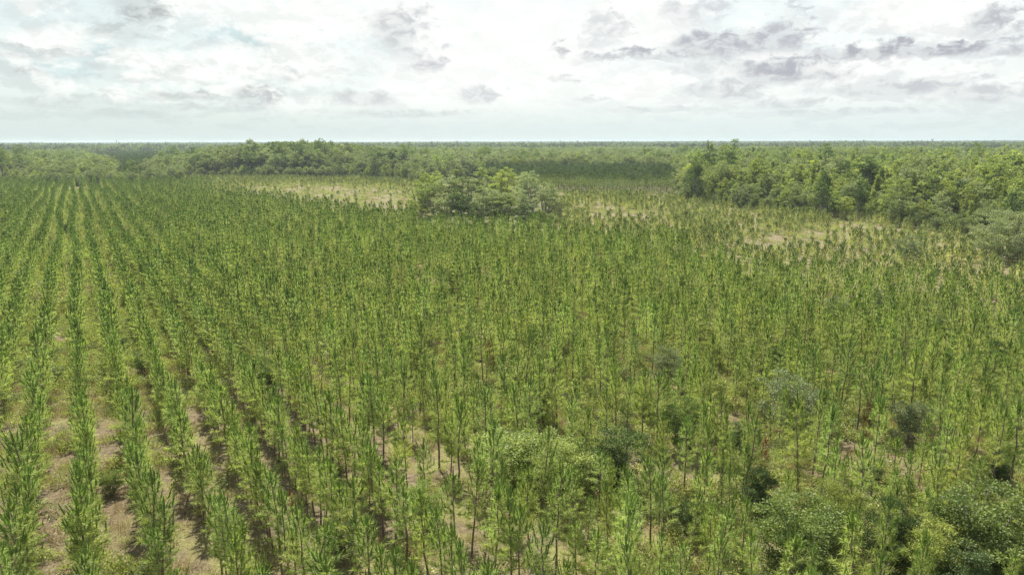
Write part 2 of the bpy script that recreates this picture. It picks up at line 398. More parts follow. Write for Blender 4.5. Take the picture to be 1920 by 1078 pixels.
# ------------------------------------------------------------------ broadleaf trees and shrubs
def broad_geometry(seed, h, r, crown_lo, nclump, nleaf, leaf, shape='round', limbs=7, cr=.30, trunk_r=.035, fill=.35):
    R = np.random.default_rng(seed)
    zc = h * (crown_lo + 1) / 2; rz = h * (1 - crown_lo) / 2
    lean = R.normal(size=2) * .04 * h
    # clump centres spread through an uneven crown volume
    cen = []
    ph = R.uniform(0, 6.28, 4); am = R.uniform(.10, .26, 4)
    while len(cen) < nclump:
        d = norm(R.normal(size=3)); rr = R.uniform(0, 1) ** fill
        a = math.atan2(d[1], d[0])
        lob = 1 + am[0] * math.sin(2 * a + ph[0]) + am[1] * math.sin(3 * a + ph[1]) + am[2] * math.sin(5 * a + ph[2] + 3 * d[2])
        z = d[2] * rr
        wz = 1.0
        if shape == 'cone': wz = np.clip(1.15 - .75 * (z + .6), .3, 1.15)
        if shape == 'column': wz = .8 if z > .6 else 1.0
        if shape == 'spread': wz = np.clip(1.0 + .35 * (z), .6, 1.3)
        p = np.array([d[0] * rr * r * lob * wz, d[1] * rr * r * lob * wz, z * rz])
        if z < -.75 and R.uniform() < .6: continue
        cen.append(p + [lean[0], lean[1], zc])
    cen = np.array(cen)
    parts = []
    cr_ = cr * r * R.uniform(.55, 1.25, nclump)
    tn0 = R.uniform(.15, .85, nclump)
    for c, q, tt in zip(cen, cr_, tn0):
        n = max(4, int(nleaf * (q / (cr * r)) ** 1.6))
        d = norm(R.normal(size=(n, 3))); d[:, 2] = np.where(d[:, 2] < -.3, -d[:, 2] * .5, d[:, 2])
        P = c + d * q * (R.uniform(.35, 1, n)[:, None]) * [1, 1, .72]
        D = d * .8 + R.normal(size=(n, 3)) * .7 + [0, 0, .1]
        V, T = diamonds(P, D, R.uniform(.7, 1.3, n) * leaf, leaf * R.uniform(.4, .75, n), R)
        parts.append((V, T, np.repeat(np.clip(tt + R.normal(0, .13, n), 0, 1), 4)))
    fol = join(parts)
    tr = [tube([[0, 0, 0], [lean[0] * .3, lean[1] * .3, h * crown_lo * .7 + .05 * h], [lean[0], lean[1], zc]], [trunk_r * h, trunk_r * h * .7, trunk_r * h * .3], 6)]
    fork = np.array([lean[0] * .3, lean[1] * .3, max(h * crown_lo * .8, .06 * h)])
    for c in cen[R.choice(nclump, min(limbs, nclump), replace=False)]:
        mid = fork + (c - fork) * .5 + [0, 0, -.05 * h]
        tr.append(tube([fork, mid, c], [trunk_r * h * .5, trunk_r * h * .28, .012 * h * .5], 4))
    return join(tr), fol
def broad_split(seed, mat, bmat, **kw):
    a, f = broad_geometry(seed, **kw)
    return mesh('trunk', a[0], a[1], bmat), mesh('crown', f[0], f[1], mat, f[2])
def broad_whole(name, seed, mat, bmat, **kw):
    a, f = broad_geometry(seed, **kw)
    V, T, tn = join([a, f]); mi = np.ones(len(T), int); mi[:len(a[1])] = 0
    return mesh(name, V, T, [bmat, mat], tn, mi)

SPEC = {   # kind: (material, bark, geometry at unit design height)
    'oak': (M_OAK, M_GBARK, dict(h=14, r=4.6, crown_lo=.08, nclump=90, nleaf=60, leaf=.50, cr=.26)),
    'lime': (M_LIME, M_GBARK, dict(h=14, r=3.0, crown_lo=.05, nclump=120, nleaf=42, leaf=.38, shape='column', cr=.22)),
    'cone': (M_LIME, M_GBARK, dict(h=15, r=2.8, crown_lo=.06, nclump=110, nleaf=42, leaf=.38, shape='cone', cr=.22)),
    'grey': (M_GREY, M_GBARK, dict(h=13, r=3.5, crown_lo=.05, nclump=110, nleaf=44, leaf=.40, cr=.21)),
    'dark': (M_DARK, M_GBARK, dict(h=13, r=3.4, crown_lo=.08, nclump=54, nleaf=60, leaf=.5, shape='column', cr=.33)),
    'tallpine': (M_OLDP, M_BARK, dict(h=19, r=3.6, crown_lo=.48, nclump=30, nleaf=60, leaf=.55, cr=.34, trunk_r=.014)),
}
NV = 4
TREES = {k: [broad_split(1000 + 37 * i + 7 * j, v[0], v[1], **v[2]) for j in range(NV)] for i, (k, v) in enumerate(SPEC.items())}
TREEW = {}
for i, (k, v) in enumerate(SPEC.items()):
    g = dict(v[2]); g['nleaf'] = 24; g['leaf'] = g['leaf'] * 1.5; g['limbs'] = 3
    TREEW[k] = [broad_whole('wood_' + k, 1000 + 37 * i + 7 * j, v[0], v[1], **g) for j in range(3)]
print('protos done')

# ------------------------------------------------------------------ scene graph helpers
def meta(o, label=None, cat=None, group=None, kind=None):
    for k, v in (('label', label), ('category', cat), ('group', group), ('kind', kind)):
        if v: o[k] = v
    return o
def thing(name, parts, loc, rz, sc, tilt=(0, 0)):
    e = bpy.data.objects.new(name, None); e.empty_display_size = .3
    COL.objects.link(e)
    e.location = loc; e.rotation_euler = (tilt[0], tilt[1], rz)
    e.scale = sc
    for nm, me in parts:
        o = bpy.data.objects.new(nm, me); COL.objects.link(o); o.parent = e
    return e
def scatter(name, label, cat, protos, P, ROT, SC, IDX):
    """one 'stuff' object: copies of small prototypes at the points P"""
    pc = bpy.data.collections.new(name + '_kinds')
    for i, me in enumerate(protos):
        pc.objects.link(bpy.data.objects.new('%s_kind_%02d' % (name, i), me))
    n = len(P)
    me = bpy.data.meshes.new(name); me.vertices.add(n)
    me.vertices.foreach_set('co', np.asarray(P, np.float32).ravel())
    for nm, ty, arr, key in (('rot', 'FLOAT_VECTOR', ROT, 'vector'), ('scl', 'FLOAT_VECTOR', SC, 'vector'), ('idx', 'INT', IDX, 'value')):
        a = me.attributes.new(nm, ty, 'POINT')
        a.data.foreach_set(key, np.asarray(arr, np.int32 if ty == 'INT' else np.float32).ravel())
    o = bpy.data.objects.new(name, me); COL.objects.link(o)
    g = bpy.data.node_groups.new(name, 'GeometryNodeTree')
    g.interface.new_socket('Geometry', in_out='INPUT', socket_type='NodeSocketGeometry')
    g.interface.new_socket('Geometry', in_out='OUTPUT', socket_type='NodeSocketGeometry')
    gi = g.nodes.new('NodeGroupInput'); go = g.nodes.new('NodeGroupOutput')
    ci = g.nodes.new('GeometryNodeCollectionInfo'); ci.inputs[0].default_value = pc
    ci.inputs['Separate Children'].default_value = True; ci.inputs['Reset Children'].default_value = True
    ip = g.nodes.new('GeometryNodeInstanceOnPoints'); ip.inputs['Pick Instance'].default_value = True
    def na(nm, ty):
        x = g.nodes.new('GeometryNodeInputNamedAttribute'); x.data_type = ty; x.inputs[0].default_value = nm
        return x.outputs[0]
    g.links.new(gi.outputs[0], ip.inputs['Points']); g.links.new(ci.outputs[0], ip.inputs['Instance'])
    g.links.new(na('idx', 'INT'), ip.inputs['Instance Index'])
    er = g.nodes.new('FunctionNodeEulerToRotation'); g.links.new(na('rot', 'FLOAT_VECTOR'), er.inputs[0])
    g.links.new(er.outputs[0], ip.inputs['Rotation']); g.links.new(na('scl', 'FLOAT_VECTOR'), ip.inputs['Scale'])
    g.links.new(ip.outputs[0], go.inputs[0])
    md = o.modifiers.new('scatter', 'NODES'); md.node_group = g
    meta(o, label, cat, kind='stuff')
    return o
def inpoly(X, Y, poly):
    r = np.zeros(X.shape, bool); n = len(poly); j = n - 1
    for i in range(n):
        xi, yi = poly[i]; xj, yj = poly[j]
        if yi != yj:
            c = ((yi > Y) != (yj > Y)) & (X < (xj - xi) * (Y - yi) / (yj - yi) + xi)
            r ^= c
        j = i
    return r
def gpoly(pts): return [at(*p) for p in pts]
def fbm(X, Y, s, seed=0, oct=3):
    """cheap smooth noise from summed sines, about -1..1"""
    R = np.random.default_rng(seed); out = 0; amp = 1; tot = 0
    for o_ in range(oct):
        for _ in range(4):
            a = R.uniform(0, 6.28); ph = R.uniform(0, 6.28); f = R.uniform(.7, 1.4) * 6.283 / s
            out = out + amp * np.sin((X * math.cos(a) + Y * math.sin(a)) * f + ph) / 2
        tot += amp; amp *= .6; s *= .5
    return out / tot
_ord = ['first', 'second', 'third', 'fourth', 'fifth', 'sixth', 'seventh', 'eighth', 'ninth', 'tenth', 'eleventh', 'twelfth', 'thirteenth',
        'fourteenth', 'fifteenth', 'sixteenth', 'seventeenth', 'eighteenth', 'nineteenth']
_tens = ['', '', 'twent', 'thirt', 'fort', 'fift', 'sixt', 'sevent', 'eight', 'ninet']
def ordw(n):            # 1-based ordinal in words
    if n < 20: return _ord[n - 1]
    if n >= 100: return 'hundred ' + (ordw(n - 100) if n > 100 else 'th')
    t, u = divmod(n, 10)
    return _tens[t] + ('ieth' if u == 0 else 'y ' + _ord[u - 1])

# ------------------------------------------------------------------ zones on the ground (photo pixel outlines projected to the ground)
MAINP = gpoly([(-900, 350), (380, 350), (400, 367), (570, 392), (760, 417), (775, 430), (900, 436), (1060, 443), (1080, 456), (1250, 474), (1450, 522), (1600, 545),
               (1920, 575), (3000, 640), (4200, 2200), (-2400, 2200)])
YNGR = gpoly([(1040, 410), (1060, 443), (1080, 456), (1250, 474), (1450, 522), (1600, 545), (1920, 575), (3000, 640), (3000, 500), (1920, 452), (1800, 440),
              (1620, 412), (1400, 392), (1280, 378), (1262, 364), (1060, 364)])
STRIP = gpoly([(335, 334), (380, 350), (400, 367), (570, 392), (760, 417), (800, 405), (790, 345), (740, 337), (400, 333.5)])
OLDB = gpoly([(900, 330), (1260, 330), (1275, 362), (1060, 362), (950, 350)])
CLUMP = gpoly([(778, 424), (1040, 428), (1052, 398), (1010, 376), (810, 374), (772, 398)])
LPLANT = gpoly([(150, 294), (420, 288), (330, 315), (278, 330), (262, 348), (225, 348), (215, 325)])
vd = ray(135, 266.0 + .1); RAZ = math.atan2(vd.x, vd.y)       # heading of the planted rows
ru = np.array([math.sin(RAZ), math.cos(RAZ)]); rp = np.array([math.cos(RAZ), -math.sin(RAZ)])   # along and across the rows
ROWS = 3.05

def gz(X, Y): return .22 * fbm(X, Y, 60, 3) + .08 * fbm(X, Y, 9, 4)

# ------------------------------------------------------------------ ground sheet
def ground():
    a = np.linspace(0, 2 * math.pi, 241)[:-1]
    rr = np.concatenate([[1.0], np.arange(6, 120, 3.0), np.geomspace(120, 700, 70)[1:], np.geomspace(700, 9000, 26)[1:]])
    A, RR = np.meshgrid(a, rr); X = RR * np.sin(A); Y = RR * np.cos(A)
    Z = gz(X, Y)
    V = np.stack([X, Y, Z], -1).reshape(-1, 3); n = len(a)
    T = []
    i = np.arange(n); j = (i + 1) % n
    for k in range(len(rr) - 1):
        T.append(np.stack([k * n + i, (k + 1) * n + i, (k + 1) * n + j, k * n + j], 1))
    T = np.concatenate(T)[:, ::-1]
    Xf, Yf = V[:, 0] + 4 * fbm(V[:, 0], V[:, 1], 25, 8), V[:, 1] + 6 * fbm(V[:, 0], V[:, 1], 30, 9)
    zone = np.full(len(V), .5)
    zone[inpoly(Xf, Yf, MAINP)] = 0
    zone[np.hypot(V[:, 0], V[:, 1]) < 40] = 0
    zone[inpoly(Xf, Yf, YNGR) | inpoly(Xf, Yf, STRIP)] = 1
    o = bpy.data.objects.new('ground', mesh('ground', V, T, ground_material(), zone=zone))
    o.data.shade_smooth(); COL.objects.link(o); meta(o, 'sandy brown field floor with grass and pine litter', 'ground', kind='structure')
ground()

# ------------------------------------------------------------------ plantation grid
def rowgrid(umin, umax, vmin, vmax, du, dv):
    u = np.arange(umin, umax, du); v = np.arange(vmin, vmax, dv)
    U, Vv = np.meshgrid(u, v); return U, Vv
def in_view(X, Y, m=9.0):
    az = np.arctan2(X, Y); return (np.abs(az) < rad(39)) | (np.hypot(X, Y) < 55) & (Y > -10)
v0 = at(165, 1040, 1.5); v_off = (v0[0] * rp[0] + v0[1] * rp[1]) % ROWS       # a row passes through the photo's second row
U, VV = rowgrid(0, 620, -260 + (v_off - (-260 % ROWS)) % ROWS, 560, 1.5, ROWS)
k_row = np.round((VV - v_off) / ROWS)
nG = U.shape
U = U + rng.normal(size=nG) * .24
wand = .18 * np.sin(U / 17 + k_row * .9) + np.clip((U - 90) / 120, 0, 1) * .5 * np.sin(U / 29 + k_row * 2.1)
side_mix = np.clip((VV - 18) / 25, 0, 1)                                      # rows blur towards the right of the photo
VV = VV + rng.normal(size=nG) * (.05 + .47 * side_mix) + wand
X = (U * ru[0] + VV * rp[0]).ravel(); Y = (U * ru[1] + VV * rp[1]).ravel(); KR = k_row.ravel()
D = np.hypot(X, Y)
Xj = X + 5 * fbm(X, Y, 30, 21); Yj = Y + 8 * fbm(X, Y, 35, 22)
Xf = np.where(D > 90, Xj, X); Yf = np.where(D > 90, Yj, Y)
main = inpoly(Xf, Yf, MAINP) & in_view(X, Y) & (D > 9) & (Y > 2)
# pixel x, ground pixel y, height, kind, width, label
SHR = [
    (1705, 492, 5.2, 'grey', 1.0, 'grey twiggy small tree standing left of the spreading oak'),
    (1470, 808, 4.8, 'grey', 1.0, 'pale silvery shrub standing highest among the right foreground pines'),
    (1245, 735, 4.0, 'grey', .8, 'soft grey shrub right of centre above the dark bush'),
    (1700, 830, 3.8, 'grey', .8, 'pale grey shrub beside the bare sandy patch at right'),
    (1860, 720, 4.2, 'dark', .8, 'dark bush with pale top near the right edge of the field'),
    (1565, 600, 3.4, 'grey', .9, 'dull grey bush in the right middle field beside a small bare gap'),
    (1645, 585, 3.0, 'grey', .7, 'small silvery bush in the right middle field'),
    (1160, 915, 4.3, 'dark', 1.1, 'very dark leafy bush just right of centre in the foreground'),
    (1275, 850, 4.4, 'green', .8, 'rounded green bush with dark shadow right of the dark centre bush'),
    (1205, 790, 3.8, 'lime', .8, 'yellow green bush behind the very dark centre bush'),
    (975, 905, 4.2, 'lime', 1.5, 'broad lime green bush in the centre foreground'),
    (1060, 930, 3.8, 'lime', 1.3, 'light green bush right of the broad lime bush'),
    (1010, 790, 3.8, 'dark', .8, 'dark green sapling bush above the broad lime bush'),
    (800, 985, 3.0, 'lime', 1.0, 'low light green bush left of the bottom centre'),
    (720, 955, 1.8, 'dark', 1.0, 'small black green bush on bare soil left of centre'),
    (1500, 1075, 4.8, 'green', 1.2, 'big leafy green bush at the bottom right of centre'),
    (1560, 1015, 3.8, 'lime', .9, 'yellowish leafy bush above the big bush at the bottom right'),
    (1660, 1070, 4.2, 'dark', .8, 'dark shaded bush at the bottom right beneath the pines'),
    (1830, 1065, 5.0, 'green', 1.2, 'large grey green oak bush at the lower right'),
    (1790, 1125, 3.6, 'dark', 1.0, 'dark bush under the large oak bush at the lower right'),
    (1740, 1110, 4.0, 'lime', .9, 'light green bush at the bottom edge left of the lower right oak bush'),
    (1420, 960, 3.0, 'dark', .9, 'dark low bush between pines at the lower right of centre'),
    (640, 1040, 2.6, 'dark', 1.0, 'dark low bush left of the bottom centre'),
    (1300, 1010, 2.8, 'dark', .9, 'dark bush below the rounded green bush'),
    (850, 550, 4.2, 'green', .8, 'olive bush alone in the middle of the field'),
    (865, 565, 2.4, 'dark', 1.0, 'small dark bush right below the olive middle bush'),
    (495, 735, 3.6, 'green', .95, 'mid green bush among pines left of centre'),
    (540, 715, 3.0, 'lime', .8, 'yellow green bush behind the mid green bush left of centre'),
    (270, 700, 2.0, 'green', 1.0, 'grey green bush beside the third row at left'),
    (210, 930, 1.8, 'green', 1.1, 'low brown green bush between the left rows'),
    (105, 720, 1.8, 'grey', .9, 'low grey weeds at the break in the leftmost rows'),
    (235, 660, 1.6, 'dark', 1.1, 'small dark bush between the left rows in the upper part'),
    (125, 445, 3.6, 'dark', .7, 'narrow dark bush in a left row far up the field'),
    (270, 640, 1.8, 'lime', 1.3, 'yellow flowering weeds between the left rows'),
    (125, 580, 1.7, 'lime', 1.4, 'yellow green weeds in the leftmost lane'),
    (1395, 850, 2.6, 'green', 1.0, 'low bush on bare soil in front of the silvery shrub'),
    (1630, 905, 1.8, 'green', 1.1, 'small dark green bush on the bare sandy patch at right'),
    (1330, 690, 3.2, 'lime', .8, 'light bush right of the soft grey shrub'),
    (790, 690, 3.0, 'green', .9, 'dull green bush in the centre left field'),
    (700, 640, 2.6, 'dark', .8, 'small shadowy bush in the centre left field'),
    (1870, 905, 2.6, 'dark', .9, 'dark brush beside the right edge bare patch'),
    (430, 800, 1.5, 'green', 1.2, 'low brush between the fourth and fifth rows at left'),
    (560, 870, 1.7, 'dark', 1.0, 'dark brush beneath the fifth row at left'),
    (430, 1010, 2.0, 'green', 1.0, 'olive brush under the pines at the bottom left'),
    (1450, 690, 2.6, 'green', 1.0, 'small green bush left of the far grey bush'),
    (1120, 600, 2.8, 'lime', .9, 'bright bush in the upper middle field'),
    (1000, 660, 2.6, 'green', .9, 'low green bush in the middle of the field'),
    (1760, 640, 3.0, 'green', 1.0, 'green bush in the right field below the oak'),
]
# bare openings seen in the photo
gaps = [(1640, 865, 3.2), (1370, 790, 2.0), (115, 640, 1.6), (1165, 880, 2.2), (620, 770, 1.5), (1550, 575, 2.2), (400, 720, 1.6), (830, 540, 2.5), (1900, 960, 2.0), (1190, 730, 1.8), (800, 850, 1.4)]
VX_ = X * rp[0] + Y * rp[1]
keep = rng.uniform(size=X.shape) > (.05 + .10 * (fbm(X, Y, 22, 5) > .45) + .15 * np.clip((VX_ - 14) / 20, 0, 1))
def clear_view(p, r, L, q):
    """thin the pines on the camera side of an opening so that it shows, as in the photo"""
    global keep
    n_ = math.hypot(*p); t = -(X * p[0] + Y * p[1]) / n_ + n_; w = np.abs(X * p[1] - Y * p[0]) / n_
    keep &= ~((t > 0) & (t < L) & (w < r) & (rng.uniform(size=X.shape) > q))
for gx, gy, _h, _k, _w, _l in SHR:
    if _h > 2.9:
        p = at(gx, gy); keep &= np.hypot(X - p[0], Y - p[1]) > .42 * _h * _w
        clear_view(p, .40 * _h * _w, 3.2, .45)
for gx, gy, gr in gaps:
    p = at(gx, gy); keep &= np.hypot(X - p[0], Y - p[1]) > gr
    clear_view(p, gr * .85, 6.0, .4)
# a gap runs across the leftmost rows
p = at(110, 800); keep &= ~((np.abs((X - p[0]) * ru[0] + (Y - p[1]) * ru[1]) < 1.3) & (np.abs((X - p[0]) * rp[0] + (Y - p[1]) * rp[1]) < 5))
main &= keep
hs = 5.25 * (1 + .17 * rng.normal(size=X.shape)) * (1 + .10 * fbm(X, Y, 40, 6))
edge_soft = np.clip((X - 30) / 60, 0, 1) * np.clip((D - 80) / 60, 0, 1)
hs = hs * (1 - .28 * edge_soft)
hs = np.where(VX_ < 16, 5.4 + (hs - 5.4) * .6, hs)          # the left rows are even in height
hs = np.clip(hs, 3.0, 7.6)
PM = np.column_stack([X, Y, gz(X, Y) - .03])[main]; HM = hs[main]; KM = KR[main]; DM = D[main]
UM = (PM[:, 0] * ru[0] + PM[:, 1] * ru[1])
N = len(PM)
tilt = rng.normal(size=(N, 2)) * .045; rz = rng.uniform(0, 6.28, N); wd = rng.uniform(.85, 1.2, N) * (1 + .22 * np.clip(1 - (PM[:, 0] * rp[0] + PM[:, 1] * rp[1] - 14) / 10, 0, 1))
px, py, dep = project(PM + np.column_stack([np.zeros((N, 2)), HM * .65]))
tx, ty, _ = project(PM + np.column_stack([np.zeros((N, 2)), HM]))
vis = (px > 4) & (px < 1916) & (py < 1120) & (ty < 1050) & (dep > 5)
score = np.where(vis, HM / np.maximum(dep, 1), 0)
sel = np.argsort(-score)[:300]
issel = np.zeros(N, bool); issel[sel] = True
rows = sorted(set(KM[sel])); PX = {}
adj_h = lambda h: 'tall' if h > 6.0 else ('short' if h < 4.7 else 'medium')
for ri, k in enumerate(rows):
    ids = [i for i in np.argsort(-py) if issel[i] and KM[i] == k]
    for m_, i in enumerate(ids):
        v = int(rng.integers(0, 8)); s = HM[i] / 6.0
        parts = near_split[v]
        o = thing('pine_tree', [('trunk', parts[0]), ('crown', parts[1]), ('leading_shoot', parts[2])], tuple(PM[i]), rz[i], (s * wd[i], s * wd[i], s), tuple(tilt[i]))
        wide = 'bushy' if wd[i] > 1.08 else ('slender' if wd[i] < .95 else 'upright')
        meta(o, '%s %s young pine, %s up from the bottom in %s row from left' % (adj_h(HM[i]), wide, ordw(m_ + 1), ordw(ri + 1)),
             'pine tree', 'young pines planted in rows in the foreground')
print('main pines', N, 'rows', len(rows))
rest = ~issel
dR = DM[rest]; nR = int(rest.sum())
lod = np.where(dR < 75, 0, np.where(dR < 170, 1, 2))
lod_p = near_whole + mid_whole + far_whole
off = [0, len(near_whole), len(near_whole) + len(mid_whole)]; cnt = [len(near_whole), len(mid_whole), len(far_whole)]
idx = np.array([off[l] + rng.integers(0, cnt[l]) for l in lod])
sR = (HM / 6.0)[rest]; wR = wd[rest]
PA = PM[rest]; RA = np.column_stack([tilt[rest], rz[rest]]); SA = np.column_stack([sR * wR, sR * wR, sR])
# self-sown pines between the rows, thicker towards the middle and right
nv = 5200
vx = rng.uniform(-190, 170, nv); vy = rng.uniform(25, 260, nv); d_ = np.hypot(vx, vy)
vv = vx * rp[0] + vy * rp[1]
ok = inpoly(vx, vy, MAINP) & in_view(vx, vy) & (rng.uniform(size=nv) < np.maximum(np.clip((vv - 14) / 30, 0, .7), np.clip((d_ - 75) / 60, 0, .9))) & (d_ > 28)
for gx, gy, gr in gaps:
    p = at(gx, gy); ok &= np.hypot(vx - p[0], vy - p[1]) > gr
vx, vy, d_ = vx[ok], vy[ok], d_[ok]; nv = len(vx)
s_ = rng.uniform(.35, .85, nv)
li = np.where(d_ < 75, 0, np.where(d_ < 170, 1, 2))
PA = np.vstack([PA, np.column_stack([vx, vy, gz(vx, vy)])]); RA = np.vstack([RA, np.column_stack([rng.normal(size=(nv, 2)) * .05, rng.uniform(0, 6.28, nv)])])
SA = np.vstack([SA, np.column_stack([s_ * 1.15, s_ * 1.15, s_])]); idx = np.concatenate([idx, [off[l] + rng.integers(0, cnt[l]) for l in li]])
scatter('pine_plantation', 'dense green young pines filling the plantation beyond the foreground rows', 'pine trees', lod_p, PA, RA, SA, idx)

# ------------------------------------------------------------------ saplings in the pale open field and the far strip
Us, Vs = rowgrid(0, 640, -260 + (v_off - (-260 % ROWS)) % ROWS, 600, 2.0, ROWS)
KS = np.round((Vs - v_off) / ROWS).ravel()
Us = Us + rng.normal(size=Us.shape) * .3; Vs = Vs + rng.normal(size=Us.shape) * .28
X = (Us * ru[0] + Vs * rp[0]).ravel(); Y = (Us * ru[1] + Vs * rp[1]).ravel()
Xj = X + 5 * fbm(X, Y, 30, 21); Yj = Y + 8 * fbm(X, Y, 35, 22)
isM = inpoly(Xj, Yj, MAINP)
R_ = inpoly(X, Y, YNGR) & ~isM & in_view(X, Y)
L_ = inpoly(X, Y, STRIP) & ~isM
ax_, ay_, _ = project(np.column_stack([X, Y, X * 0]))
bare = np.zeros(X.shape, bool)                                    # tan openings seen in the photo (ground pixels)
for (bx, by, wx, wy) in [(1185, 408, 75, 13), (1120, 396, 40, 8), (1500, 452, 70, 14), (1600, 440, 90, 16), (1400, 398, 45, 6), (1440, 470, 45, 10), (1230, 366, 45, 6), (1640, 500, 40, 10), (1850, 510, 60, 12),
                         (560, 362, 190, 14), (700, 378, 90, 18)]:
    bare |= ((ax_ - bx) / wx) ** 2 + ((ay_ - by) / wy) ** 2 < 1 + .5 * fbm(X, Y, 14, 31)
pk = np.where(bare, .18, np.where(fbm(X, Y, 26, 33) > -.1, .92, .55))
selm = (R_ | L_) & (rng.uniform(size=X.shape) < pk)
far_fade = np.where(L_ & (ay_ > 352), .35, 1.0)
selm &= rng.uniform(size=X.shape) < far_fade
PS = np.column_stack([X, Y, gz(X, Y) - .02])[selm]; KS = KS[selm]
n = len(PS); hS = np.clip(2.9 * (1 + .2 * rng.normal(size=n)) * (1 + .25 * fbm(PS[:, 0], PS[:, 1], 30, 34)), 1.4, 4.6)
rzS = rng.uniform(0, 6.28, n); wS = rng.uniform(.85, 1.25, n)
px, py, dep = project(PS + np.column_stack([np.zeros((n, 2)), hS * .7]))
ok = (px > 5) & (px < 1915)
sel = np.argsort(-np.where(ok, hS / dep, 0))[:280]
iss = np.zeros(n, bool); iss[sel] = True
rw = sorted(set(KS[sel]))
for ri, k in enumerate(rw):
    ids = [i for i in np.argsort(-py) if iss[i] and KS[i] == k]
    for m_, i in enumerate(ids):
        v = int(rng.integers(0, 5)); s = hS[i] / 3.0; pr = sap_split[v]
        o = thing('pine_sapling', [('trunk', pr[0]), ('crown', pr[1]), ('leading_shoot', pr[2])], tuple(PS[i]), rzS[i], (s * wS[i], s * wS[i], s))
        meta(o, '%s pine sapling, %s from front in %s sapling row of pale field' % ('tall' if hS[i] > 3.3 else ('small' if hS[i] < 2.5 else 'pale'), ordw(m_ + 1), ordw(ri + 1)),
             'pine sapling', 'pine saplings in the open tan field at right')
r_ = ~iss; nr = int(r_.sum())
scatter('sapling_field', 'small pale pine saplings dotted over the far open fields', 'pine saplings', sap_whole, PS[r_],
        np.column_stack([np.zeros((nr, 2)), rzS[r_]]), (hS / 3.0)[r_][:, None] * np.column_stack([wS[r_], wS[r_], np.ones(nr)]), rng.integers(0, 5, nr))
print('saplings', n)

# ------------------------------------------------------------------ mature pine blocks
def block(name, label, poly, h0, sp):
    xs, ys = zip(*poly)
    x = np.arange(min(xs), max(xs), sp); y = np.arange(min(ys), max(ys), sp * 1.0)
    Xg, Yg = np.meshgrid(x, y); Xg = (Xg + rng.normal(size=Xg.shape) * .5).ravel(); Yg = Yg.ravel() + rng.normal(size=len(Xg)) * .8
    k = inpoly(Xg, Yg, poly); Xg, Yg = Xg[k], Yg[k]; n = len(Xg)
    s = h0 / 6 * rng.uniform(.82, 1.15, n)
    scatter(name, label, 'pine trees', oldp_whole, np.column_stack([Xg, Yg, gz(Xg, Yg)]), np.column_stack([np.zeros((n, 2)), rng.uniform(0, 6.28, n)]),
            np.column_stack([s, s, s]), rng.integers(0, len(oldp_whole), n))
    print(name, n)
block('far_pine_block', 'even dark green pine block behind the central clump of trees', OLDB, 8.5, 3.2)
block('distant_pine_block', 'distant dark pine block between the left woods', LPLANT, 9.5, 5.0)

# ------------------------------------------------------------------ woods
# front lines of the woods (photo pixels on the ground); everything beyond is wooded
FRONT = [(-1200, 352), (-100, 350), (140, 349), (225, 349), (262, 349), (290, 340), (340, 334), (400, 333), (740, 336), (800, 343), (900, 333), (960, 329), (1262, 329), (1280, 376), (1400, 391), (1620, 411),
         (1800, 439), (1920, 451), (2300, 470), (3200, 520)]
fa = []; fd = []
for p in FRONT:
    g = at(*p); fa.append(math.atan2(g[0], g[1])); fd.append(math.hypot(*g))
def front_dist(az): return np.interp(az, fa, fd)
def hex_pts(sp, rmin, rmax, azm):
    x = np.arange(-rmax, rmax, sp); y = np.arange(0, rmax, sp)
    A, B = np.meshgrid(x, y)
    A = (A + rng.uniform(-.45, .45, A.shape) * sp).ravel(); B = B.ravel() + rng.uniform(-.45, .45, len(A)) * sp
    d = np.hypot(A, B); a = np.arctan2(A, B)
    k = (d > rmin) & (d <= rmax) & (np.abs(a) < azm)
    return A[k], B[k]
WX, WY = hex_pts(5.2, 120, 1250, rad(40))
d = np.hypot(WX, WY); a = np.arctan2(WX, WY)
k = (d > front_dist(a) + 2 + 5 * fbm(WX, WY, 30, 41)) & ~inpoly(WX, WY, OLDB) & ~inpoly(WX, WY, LPLANT)
k &= (d < 650) | (rng.uniform(size=d.shape) < .62)
WX, WY, d, a = WX[k], WY[k], d[k], a[k]
fa_ = np.concatenate([rng.uniform(rad(-39), rad(39), 600), rng.uniform(rad(-27), rad(-6), 600)]); fd_ = front_dist(fa_) + rng.uniform(-8, 6, 1200)     # low brushy fringe along the wood edges
kf = ~inpoly(fd_ * np.sin(fa_), fd_ * np.cos(fa_), OLDB)
WX = np.concatenate([WX, (fd_ * np.sin(fa_))[kf]]); WY = np.concatenate([WY, (fd_ * np.cos(fa_))[kf]]); d = np.hypot(WX, WY); a = np.arctan2(WX, WY)
NFR = int(kf.sum())
kinds = list(SPEC)
n = len(WX)
u1 = rng.uniform(size=n); f1 = fbm(WX, WY, 70, 43); f2 = fbm(WX, WY, 45, 44)
right = a > rad(14)
leftm = a < rad(-9)
kind = np.full(n, 'oak', dtype='U10')
kind[right] = np.where(u1[right] < .48, 'lime', np.where(u1[right] < .72, 'cone', np.where(u1[right] < .84, 'oak', np.where(u1[right] < .93, 'grey', 'dark'))))
kind[~right & ~leftm] = np.where(f1[~right & ~leftm] + u1[~right & ~leftm] > .75, 'grey', np.where(u1[~right & ~leftm] < .22, 'lime', 'oak'))
farl = leftm & (a < rad(-24.5))
kind[leftm] = np.where(u1[leftm] < .60, 'oak', np.where(u1[leftm] < .8, 'grey', 'dark'))
kind[farl] = np.where(u1[farl] < .45, 'oak', np.where(u1[farl] < .75, 'lime', 'grey'))
kind[(rng.uniform(size=n) < .03) & (d > 420)] = 'tallpine'
back = front_dist(a)
depth_in = d - back
hW = np.where(right, 11.2 + 3.2 * f1 + 2.2 * f2, 12 + 3.0 * f1 + 2 * f2) + rng.normal(size=n) * 2.4
mid_wood = (a > rad(-24.5)) & (a < rad(-9))
